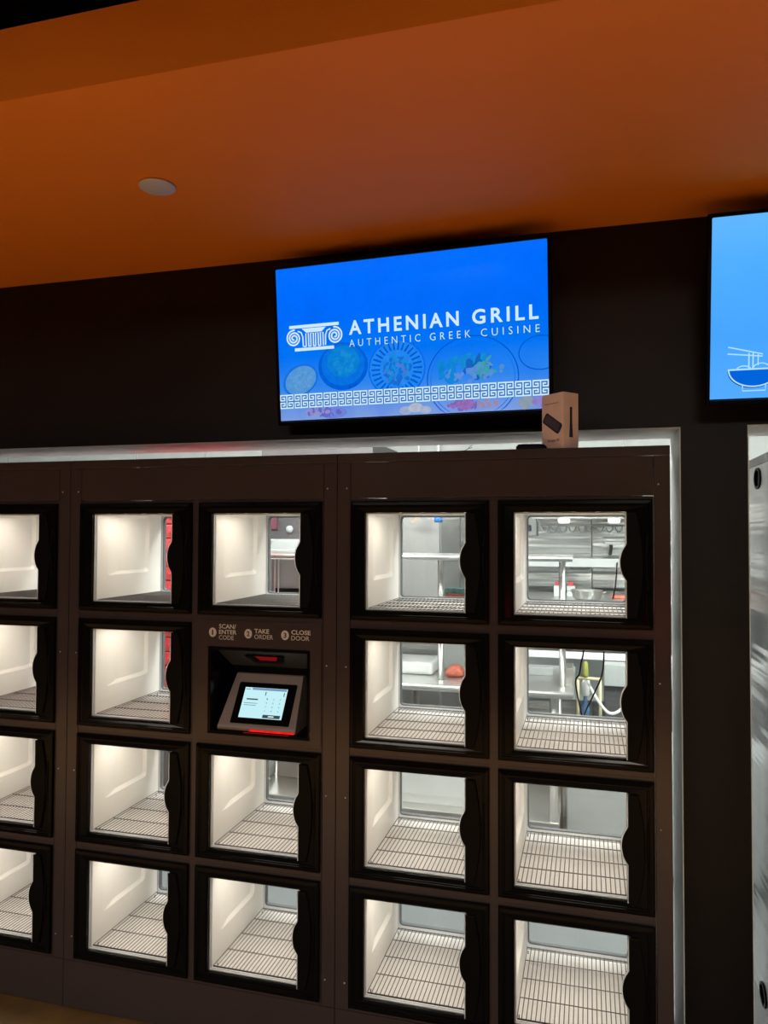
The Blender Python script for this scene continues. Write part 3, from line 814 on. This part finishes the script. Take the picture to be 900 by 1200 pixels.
def streaming_puck():
    t = thing('streaming_player', 'small black streaming player lying on the locker top left of the box', 'media player', (1.607, .045, UT+.0004), (0, 0, .12))
    b = MB(); b.loft([[(x, y, z) for x, y in rrect(-.045-e, -.02-e, .045+e, .025+e, .008)] for e, z in ((-.003, 0), (0, .003), (0, .010), (-.006, .017), (-.015, .019))], cap0=True, cap1=True)
    put('body', b.mesh('puck_body', M_SATIN), t)
    b = MB(); b.tube([(.045, .0, .008), (.07, .01, .008), (.09, .03, .006)], .002, 6); put('cable', b.mesh('puck_cable', M_SATIN), t)
streaming_puck()
def cable_ends():
    b = MB()
    b.tube([(0, 0, 0.002), (.012, .004, .004), (.024, .006, .011), (.033, .006, .012)], .0011, 6)
    b.tube([(.020, .006, .008), (.026, .008, .017), (.034, .009, .020)], .0009, 6)
    b.tube([(-.03, 0, .0012), (-.015, .003, .0012), (0, 0, .002)], .0011, 6)
    o = put('cable_tie', b.mesh('cable_tie', M_SATIN), None, (1.395, .030, UT))
    tag(o, 'tiny black loose cable tie sticking up on the locker top', 'cable tie')
cable_ends()

def lit_sign(label, loc, w, h, col, power):
    t = thing('lit_sign', label, 'sign', loc, group='lit signs on the rear shop wall')
    b = MB(); b.box(-w/2-.015, w/2+.015, -.03, .03, -h/2-.015, h/2+.015, .006); put('housing', b.mesh('sign_housing', M_SATIN), t)
    b = MB(); b.box(-w/2, w/2, .0305, .034, -h/2, h/2, .001); put('lit_face', b.mesh('sign_face', emit('sign_'+label.split()[0], col, power)), t)
lit_sign('green lit sign high on the rear wall of the shop', (2.62, -7.165, 1.98), .16, .15, (.05, .8, .15), 4.0)
lit_sign('red lit sign low on the rear wall of the shop', (2.64, -7.165, .68), .26, .32, (.9, .04, .03), 5.0)

# ------------------------------------------------------------------ kitchen seen through the compartments
def kitchen():
    # --- prep table with overshelf
    t = thing('prep_table', 'long stainless prep table with tubular edge and raised shelf behind the lockers', 'table', (0, 0, 0))
    X0, X1 = .02, 1.706
    b = MB(); b.box(X0, X1, 1.215, 1.90, .912, .946, .004); put('table_top', b.mesh('table_top', M_STEEL), t)
    b = MB(); b.tube([(X0, 1.212, .931), (X1, 1.212, .931)], .0155, 12); put('rolled_edge', b.mesh('rolled_edge', M_STEEL), t)
    b = MB(); b.box(X0, 1.642, 1.225, 1.85, .328, .352, .004); put('under_shelf', b.mesh('under_shelf', M_STEEL), t)
    for x in (.06, .84, 1.618):
        for y in (1.25, 1.85):
            b = MB(); b.tube([(x, y, .0), (x, y, .03), (x, y, .912)], [.014, .018, .018], 10); put('leg', b.mesh('leg', M_STEEL), t)
    b = MB(); b.box(X0, X1-.004, 1.215, 1.56, 1.535, 1.555, .003); put('over_shelf', b.mesh('over_shelf', M_STEEL), t)
    b = MB(); b.tube([(X0, 1.212, 1.543), (X1, 1.212, 1.543)], .0125, 12); put('shelf_edge', b.mesh('shelf_edge', M_STEEL), t)
    for x in (.12, 1.08, 1.656):
        b = MB(); b.tube([(x, 1.33, .946), (x, 1.33, 1.535)], .0155, 10); put('shelf_post', b.mesh('shelf_post', M_STEEL), t)
    # --- things on the table
    b = MB(); b.box(.70, 1.02, 1.42, 1.68, .9465, 1.008, .016); o = put('storage_box', b.mesh('storage_box', M_WHITE)); tag(o, 'white rounded storage box on the steel prep table', 'box')
    b = MB(); b.box(.62, 1.20, 1.72, 1.86, .9465, 1.035, .006); o = put('steel_pan', b.mesh('steel_pan', M_BRUSH)); tag(o, 'long grey steel pan at the back of the prep table', 'pan')
    m_or = mat('orange_packet', (.52, .13, .08), .5, var=.35, scale=60)
    m_tl = mat('teal_packet', (.16, .34, .33), .5, var=.4, scale=50)
    b = MB(); b.loft([[(x, y, z) for x, y in rrect(1.085-e, 1.40-e, 1.175+e, 1.50+e, .015)] for e, z in ((-.012, .9465), (0, .958), (-.004, .975), (-.016, .992), (-.03, 1.002))], cap0=True, cap1=True, smooth=True)
    o = put('red_packet', b.mesh('red_packet', m_or)); tag(o, 'orange red packet lying on the prep table beside the white box', 'packet')
    b = MB(); b.loft([[(x, y, z) for x, y in rect(1.045-e, 1.585-e, 1.165+e, 1.70+e)] for e, z in ((-.01, .9465), (0, .96), (0, 1.31), (.004, 1.318), (.004, 1.322))], cap0=True, cap1=True)
    o = put('grey_bin', b.mesh('grey_bin', M_GREYP)); tag(o, 'tall grey bin standing on the prep table', 'bin')
    b = MB(); b.box(1.055, 1.145, 1.59, 1.64, 1.3225, 1.342, .004); o = put('orange_packet', b.mesh('orange_packet', m_or)); tag(o, 'flat orange packet on top of the tall grey bin', 'packet')
    b = MB(); b.box(1.04, 1.155, 1.642, 1.69, 1.3225, 1.368, .004); o = put('teal_packet', b.mesh('teal_packet', m_tl)); tag(o, 'teal patterned packet behind the flat orange one', 'packet')
    b = MB(); b.loft([[(x, y, z) for x, y in rect(.62-e, 1.29-e, 1.27+e, 1.70+e)] for e, z in ((-.015, .3525), (-.005, .40), (0, .62), (.008, .625), (.008, .64))], cap0=True, cap1=True)
    o = put('white_tub', b.mesh('white_tub', M_WHITE)); tag(o, 'large white tub on the lower shelf of the prep table', 'tub')
    b = MB(); b.box(1.648, 1.702, 1.36, 1.52, .9465, 1.026, .003); o = put('napkin_holder', b.mesh('napkin_holder', M_STEEL)); tag(o, 'small upright steel box at the right end of the prep table', 'box')
    b = MB(); b.box(1.40, 1.600, 1.58, 1.62, .9465, .985, .002); o = put('steel_tray', b.mesh('steel_tray', M_GREYP)); tag(o, 'low grey steel tray on the right part of the prep table', 'tray')
    # countertop oven with black strip
    t = thing('counter_oven', 'grey steel oven with black lower strip on the prep table', 'oven', (0, 0, 0))
    b = MB(); b.box(.03, .56, 1.58, 1.88, .96, 1.515, .006); put('body', b.mesh('oven_body', M_GREYP), t)
    b = MB(); b.box(.10, .52, 1.566, 1.579, 1.325, 1.352, .002); put('control_strip', b.mesh('control_strip', M_SATIN), t)
    for x in (.075, .100, .122):
        b = MB(); b.tube([(x, 1.568, 1.0), (x, 1.568, 1.51)], .005, 8); put('gas_pipe', b.mesh('gas_pipe', M_CHROME), t)
    for x in (.06, .53):
        for y in (1.61, 1.85):
            b = MB(); b.lathe([(.014, .9462), (.014, .96)], x, y, 10); put('foot', b.mesh('foot', M_SATIN), t)
    # hood above the oven
    t = thing('extractor_hood', 'dark extractor hood with slanted side above the oven', 'hood', (0, 0, 0))
    b = MB(); b.prism([(-.16, 1.80), (-.10, 1.62), (.55, 1.62), (.55, 2.2), (-.16, 2.2)], 1.95, 2.55); put('body', b.mesh('hood_body', M_DARKG), t)
    b = MB(); b.prism([(-.10, 1.56), (.55, 1.56), (.55, 1.62), (-.07, 1.62)], 1.93, 2.50); put('lower_lip', b.mesh('hood_lip', M_GREYP), t)
    b = MB(); b.box(-.09, -.05, 1.935, 1.949, 1.68, 1.78); put('pink_label', b.mesh('pink_label', mat('pink_label', (.12, .03, .05), .5)), t)
    b = MB(); b.lathe([(.022, 0), (.022, .012)], n=16); me = b.mesh('dial', M_GREYP); put('dial', me, t, (.03, 1.949, 1.68), (PI/2, 0, 0))
    # stuff below the table on the left
    m_clear = mat('pale_blue_bottle', (.52, .60, .62), .25, var=.2, scale=20)
    b = MB(); b.lathe([(.030, .3525), (.034, .36), (.034, .43), (.012, .47), (.012, .49), (.022, .495), (.022, .51)], 0, 0, 14); o = put('spray_bottle', b.mesh('spray_bottle', m_clear), None, (.105, 1.50, 0)); tag(o, 'pale blue spray bottle on the lower table shelf', 'bottle')
    b = MB(); b.box(.16, .52, 1.48, 1.80, .3525, .66, .004); o = put('compressor_box', b.mesh('compressor_box', M_BRUSH)); tag(o, 'brushed grey compressor box on the lower table shelf beside the bottle', 'box')
    b = MB(); b.tube([(.06, 1.44, .62), (.075, 1.44, .50), (.06, 1.42, .44), (.075, 1.40, .39), (.10, 1.40, .362), (.15, 1.42, .3585)], .006, 8); o = put('water_hose', b.mesh('water_hose', M_WHITE)); tag(o, 'thin white hose hanging to the lower table shelf', 'hose')
    # --- red drawer cabinet on a dark stand
    t = thing('drawer_cabinet', 'tall red cabinet of shallow drawers on a dark grey stand', 'cabinet', (0, 0, 0))
    b = MB(); b.box(-.52, -.06, 1.20, 1.60, 0, .74, .004); put('stand', b.mesh('stand', M_DARKG), t)
    b = MB(); b.box(-.52, -.06, 1.205, 1.60, .7405, 1.86, .004); put('body', b.mesh('cabinet_body', M_RED), t)
    dm = MB().box(-.515, -.065, 1.192, 1.2045, 0, .0665, .003).mesh('drawer', M_RED)
    hm = MB().box(-.33, -.25, 1.183, 1.1915, .026, .040, .002).mesh('drawer_pull', M_RED)
    for k in range(15):
        d = put('drawer', dm, t, (0, 0, .748+k*.0735)); put('pull', hm, d)
    # --- refrigerator
    t = thing('refrigerator', 'tall brushed steel refrigerator against the kitchen wall', 'refrigerator', (0, 0, 0))
    b = MB(); b.box(.56, .93, 2.12, 2.78, .06, 2.02, .006); put('body', b.mesh('fridge_body', M_BRUSH), t)
    b = MB(); b.box(.565, .925, 2.085, 2.1195, .62, 2.0, .006); put('door', b.mesh('fridge_door', M_BRUSH), t)
    b = MB(); b.box(.565, .925, 2.085, 2.1195, .09, .61, .006); put('door', b.mesh('fridge_door_low', M_BRUSH), t)
    for x in (.59, .90):
        for y in (2.16, 2.74):
            b = MB(); b.tube([(x, y, 0), (x, y, .06)], .018, 8); put('foot', b.mesh('foot', M_SATIN), t)
    # --- tall work stand with pot, below the hood shelf
    t = thing('equipment_stand', 'tall steel stand with pale cross beam right of the prep table', 'stand', (0, 0, 0))
    b = MB(); b.box(1.26, 2.45, 2.02, 2.60, 1.262, 1.288, .003); put('top', b.mesh('stand_top', M_STEEL), t)
    b = MB(); b.box(1.26, 2.45, 2.00, 2.03, .968, 1.004, .003); put('cross_beam', b.mesh('cross_beam', M_WHITE), t)
    b = MB(); b.box(1.26, 2.45, 2.58, 2.60, .62, 1.26, .002); put('back_sheet', b.mesh('back_sheet', M_GREYP), t)
    for x in (1.28, 2.43):
        for y in (2.045, 2.56):
            b = MB(); b.tube([(x, y, 0), (x, y, 1.262)], .018, 10); put('leg', b.mesh('leg', M_STEEL), t)
    b = MB()
    b.lathe([(.060, 1.2885), (.076, 1.300), (.084, 1.338), (.090, 1.342), (.087, 1.343), (.080, 1.337), (.072, 1.304), (.05, 1.296)], 0, 0, 28)
    for s in (-1, 1): b.tube([(s*.082, -.02, 1.330), (s*.104, -.014, 1.333), (s*.104, .014, 1.333), (s*.082, .02, 1.330)], .003, 6)
    o = put('cooking_pot', b.mesh('cooking_pot', M_STEEL), None, (1.765, 2.10, 0)); tag(o, 'shallow steel cooking pot with two handles on the tall stand', 'pot')
    m_r2 = mat('red_label', (.36, .045, .05), .5, var=.3, scale=50)
    for x, lab in ((1.60, 'red and white carton left of the cooking pot'), (1.675, 'red carton right behind the shelf post by the pot')):
        b = MB(); b.box(x-.024, x+.024, 2.26, 2.31, 1.2885, 1.352, .003); b.cur = 1; b.box(x-.016, x+.016, 2.2585, 2.3115, 1.353, 1.375, .002)
        o = put('small_carton', b.mesh('small_carton', [M_GREYP, m_r2])); tag(o, lab, 'carton')
    b = MB(); b.box(1.90, 1.985, 2.22, 2.34, 1.2885, 1.302, .004); o = put('cutting_board', b.mesh('cutting_board', m_or)); tag(o, 'small orange cutting board right of the pot', 'cutting board')
    b = MB(); b.tube([(1.936, 2.30, 1.49), (1.930, 2.24, 1.43), (1.922, 2.20, 1.36), (1.910, 2.19, 1.30), (1.908, 2.20, 1.2905)], .004, 8); o = put('power_cord', b.mesh('power_cord', M_SATIN)); tag(o, 'thin black cord hanging beside the pot', 'cord')
    # wall shelf strip behind the pot
    t = thing('wall_shelf', 'long pale wall shelf above the cooking pot', 'shelf', (0, 0, 0))
    b = MB(); b.box(1.30, 2.42, 2.31, 2.78, 1.500, 1.512, .002); put('board', b.mesh('shelf_board', M_STEEL), t)
    b = MB(); b.box(1.30, 2.42, 2.302, 2.312, 1.462, 1.5125, .002); put('front_lip', b.mesh('front_lip', M_GREYP), t)
    t = thing('utility_shelf', 'short white shelf on bracket on the wavy steel wall', 'shelf', (0, 0, 0))
    b = MB(); b.box(1.87, 2.35, 2.46, 2.785, 1.592, 1.612, .003); put('board', b.mesh('shelf_board', M_WHITE), t)
    b = MB(); b.prism([(2.50, 1.592), (2.785, 1.592), (2.785, 1.52)], 1.90, 1.92, 'x'); put('bracket', b.mesh('bracket', M_STEEL), t)
    b = MB(); b.prism([(2.50, 1.592), (2.785, 1.592), (2.785, 1.52)], 2.25, 2.27, 'x'); put('bracket', b.mesh('bracket', M_STEEL), t)
    # switch box on the wall
    t = thing('switch_box', 'grey switch box with dark blue socket on the steel wall', 'switch box', (0, 0, 0))
    b = MB(); b.box(1.385, 1.448, 2.72, 2.788, 1.645, 1.79, .004); put('case', b.mesh('case', M_GREYP), t)
    b = MB(); b.box(1.392, 1.414, 2.714, 2.7195, 1.675, 1.715, .002); put('socket', b.mesh('socket', mat('navy_socket', (.02, .04, .09), .5)), t)
    # canopy with glowing glints for reflected lamps, and a row of hooks
    t = thing('range_canopy', 'steel range canopy with two glowing lamp reflections and white plate above the pot', 'hood', (0, 0, 0))
    b = MB(); b.prism([(2.10, 1.745), (2.78, 1.745), (2.78, 2.10), (2.45, 2.10), (2.10, 1.80)], 1.46, 2.45, 'x'); put('canopy', b.mesh('canopy', M_STEEL), t)
    b = MB(); b.box(1.62, 1.755, 2.092, 2.0995, 1.748, 1.785, .002); put('name_plate', b.mesh('name_plate', M_WHITE), t)
    me = MB().lathe([(.028, 1.722), (.034, 1.735), (.034, 1.7448)], n=16).mesh('canopy_glint', emit('canopy_glint_glow', (1, .97, .9), 4.0))
    for x in (1.635, 1.92): put('lamp', me, t, (x, 2.30, 0))  # glowing bodies stand in for lamp reflections on the canopy steel
    t = thing('hook_rail', 'steel rail with a row of curved hooks on the kitchen wall', 'hook rail', (0, 0, 0))
    b = MB(); b.tube([(1.47, 2.74, 1.712), (2.02, 2.74, 1.712)], .005, 8); put('rail', b.mesh('rail', M_CHROME), t)
    for x in (1.48, 2.01):
        b = MB(); b.tube([(x, 2.74, 1.712), (x, 2.788, 1.712)], .004, 6); put('wall_stay', b.mesh('wall_stay', M_CHROME), t)
    hk = MB().tube([(-.022+.022*(1-math.cos(PI*k/10)), 0, -.032*math.sin(PI*k/10)) for k in range(11)], .004, 6).mesh('hook', M_CHROME)
    for k in range(9): put('hook', hk, t, (1.50+k*.058, 2.732, 1.705))
    # ceiling-hung bits seen at the top of the right locker
    b = MB(); b.tube([(.775, 2.02, 1.722), (.845, 1.96, 1.770)], .011, 10); o = put('fluorescent_tube', b.mesh('fluorescent_tube', emit('warm_tube', (1.0, .80, .62), 1.1))); tag(o, 'short warm lit tube lamp in front of the refrigerator', 'lamp')
    b = MB(); b.tube([(0, 0, -.014), (0, 0, 0), (0, 0, .014), (0, 0, .05)], [.022, .026, .022, .010], 14); o = put('blue_valve', b.mesh('blue_valve', mat('blue_valve', (.01, .13, .42), .35)), None, (.935, 2.0, 1.735)); tag(o, 'blue round valve knob beside the lit tube', 'valve')
    b = MB(); b.tube([(.935, 2.0, 1.78), (.935, 2.0, 2.58)], .008, 8); o = put('drop_pipe', b.mesh('drop_pipe', M_STEEL)); tag(o, 'thin steel pipe dropping from the kitchen ceiling to the blue valve', 'pipe')
    b = MB(); b.tube([(.82, 1.98, 1.772), (.82, 1.98, 2.58)], .004, 6); o = put('tube_hanger', b.mesh('tube_hanger', M_STEEL)); tag(o, 'thin wire holding the short lit tube lamp', 'wire')
    # under the stand: cabinet, pipes, cords, bottles
    t = thing('undercounter_fridge', 'low grey undercounter fridge on the kitchen floor', 'fridge', (0, 0, 0))
    b = MB(); b.box(1.662, 2.40, 1.56, 1.99, .03, .63, .006); put('body', b.mesh('body', M_GREYP), t)
    b = MB(); b.box(1.666, 2.395, 1.535, 1.5595, .06, .622, .005); put('door', b.mesh('door', M_GREYP), t)
    for x in (1.69, 2.36):
        for y in (1.60, 1.95):
            b = MB(); b.tube([(x, y, 0), (x, y, .03)], .016, 8); put('foot', b.mesh('foot', M_SATIN), t)
    m_be = mat('cream_pipe', (.60, .56, .36), .5, var=.1)
    b = MB(); b.tube([(1.718, 1.78, .631), (1.718, 1.78, .90)], .0085, 8); b.tube([(1.712, 1.78, .906), (1.835, 1.78, .906)], .0085, 8); b.tube([(1.83, 1.78, .631), (1.83, 1.78, .90)], .0085, 8)
    o = put('cream_pipe_frame', b.mesh('cream_pipe_frame', m_be)); tag(o, 'cream coloured pipe frame on the low fridge', 'pipe')
    b = MB(); b.lathe([(.014, .917), (.015, .925), (.013, .985), (.006, .995)], 0, 0, 12); o = put('yellow_bottle', b.mesh('yellow_bottle', mat('yellow_green', (.36, .38, .08), .4)), None, (1.757, 1.78, 0)); tag(o, 'small yellow green bottle standing on the cream pipe frame', 'bottle')
    b = MB(); b.lathe([(.020, .6305), (.024, .64), (.024, .74), (.010, .78), (.010, .80)], 0, 0, 14); o = put('blue_bottle', b.mesh('blue_bottle', mat('blue_liquid', (.08, .15, .30), .2, var=.5, scale=25)), None, (1.755, 1.86, 0)); tag(o, 'small blue bottle inside the cream pipe frame', 'bottle')
    b = MB(); b.lathe([(.018, .801), (.022, .81), (.020, .87), (.008, .885)], 0, 0, 12); o = put('clear_bag', b.mesh('clear_bag', M_WHITE), None, (1.755, 1.86, 0)); tag(o, 'white crumpled roll on top of the small blue bottle', 'roll')
    def cord(name, pts, r, m, lab):
        P = [Vector(p) for p in pts]; out = []
        for i in range(len(P)-1):
            p0, p1, p2, p3 = P[max(i-1, 0)], P[i], P[i+1], P[min(i+2, len(P)-1)]
            for k in range(6):
                s = k/6
                out.append(.5*((2*p1)+(p2-p0)*s+(2*p0-5*p1+4*p2-p3)*s*s+(3*p1-p0-3*p2+p3)*s**3))
        out.append(P[-1]); b = MB(); b.tube(out, r, 8); o = put(name, b.mesh(name, m)); tag(o, lab, 'cord')
    cord('black_cord', [(1.76, 1.72, 1.262), (1.749, 1.70, 1.064), (1.736, 1.70, 1.0), (1.727, 1.70, .941), (1.708, 1.71, .897), (1.73, 1.74, .76), (1.76, 1.72, .634)], .004, M_SATIN, 'black cord hanging nearest the steel box on the prep table')
    cord('black_cord', [(1.84, 1.97, 1.262), (1.848, 1.72, 1.07), (1.838, 1.70, .947), (1.795, 1.70, .837), (1.750, 1.69, .735), (1.735, 1.66, .634)], .004, M_SATIN, 'long black cord running down in front of the cream pipe frame')
    cord('white_hose', [(1.765, 1.84, .90), (1.78, 1.80, .86), (1.816, 1.76, .804), (1.858, 1.74, .754), (1.892, 1.74, .743), (1.930, 1.75, .763), (1.97, 1.80, .80), (2.0, 1.84, .86)], .008, M_WHITE, 'white hose curving below the pale cross beam')
    b = MB(); b.box(1.852, 2.20, 1.88, 1.985, .853, .967, .004); o = put('control_box', b.mesh('control_box', M_GREYP)); tag(o, 'light grey control box under the pale cross beam', 'control box')
    b = MB(); b.box(1.852, 2.20, 1.90, 1.985, .631, .8525, .004); o = put('motor_housing', b.mesh('motor_housing', M_DARKG)); tag(o, 'dark motor housing below the light grey control box', 'motor')
kitchen()
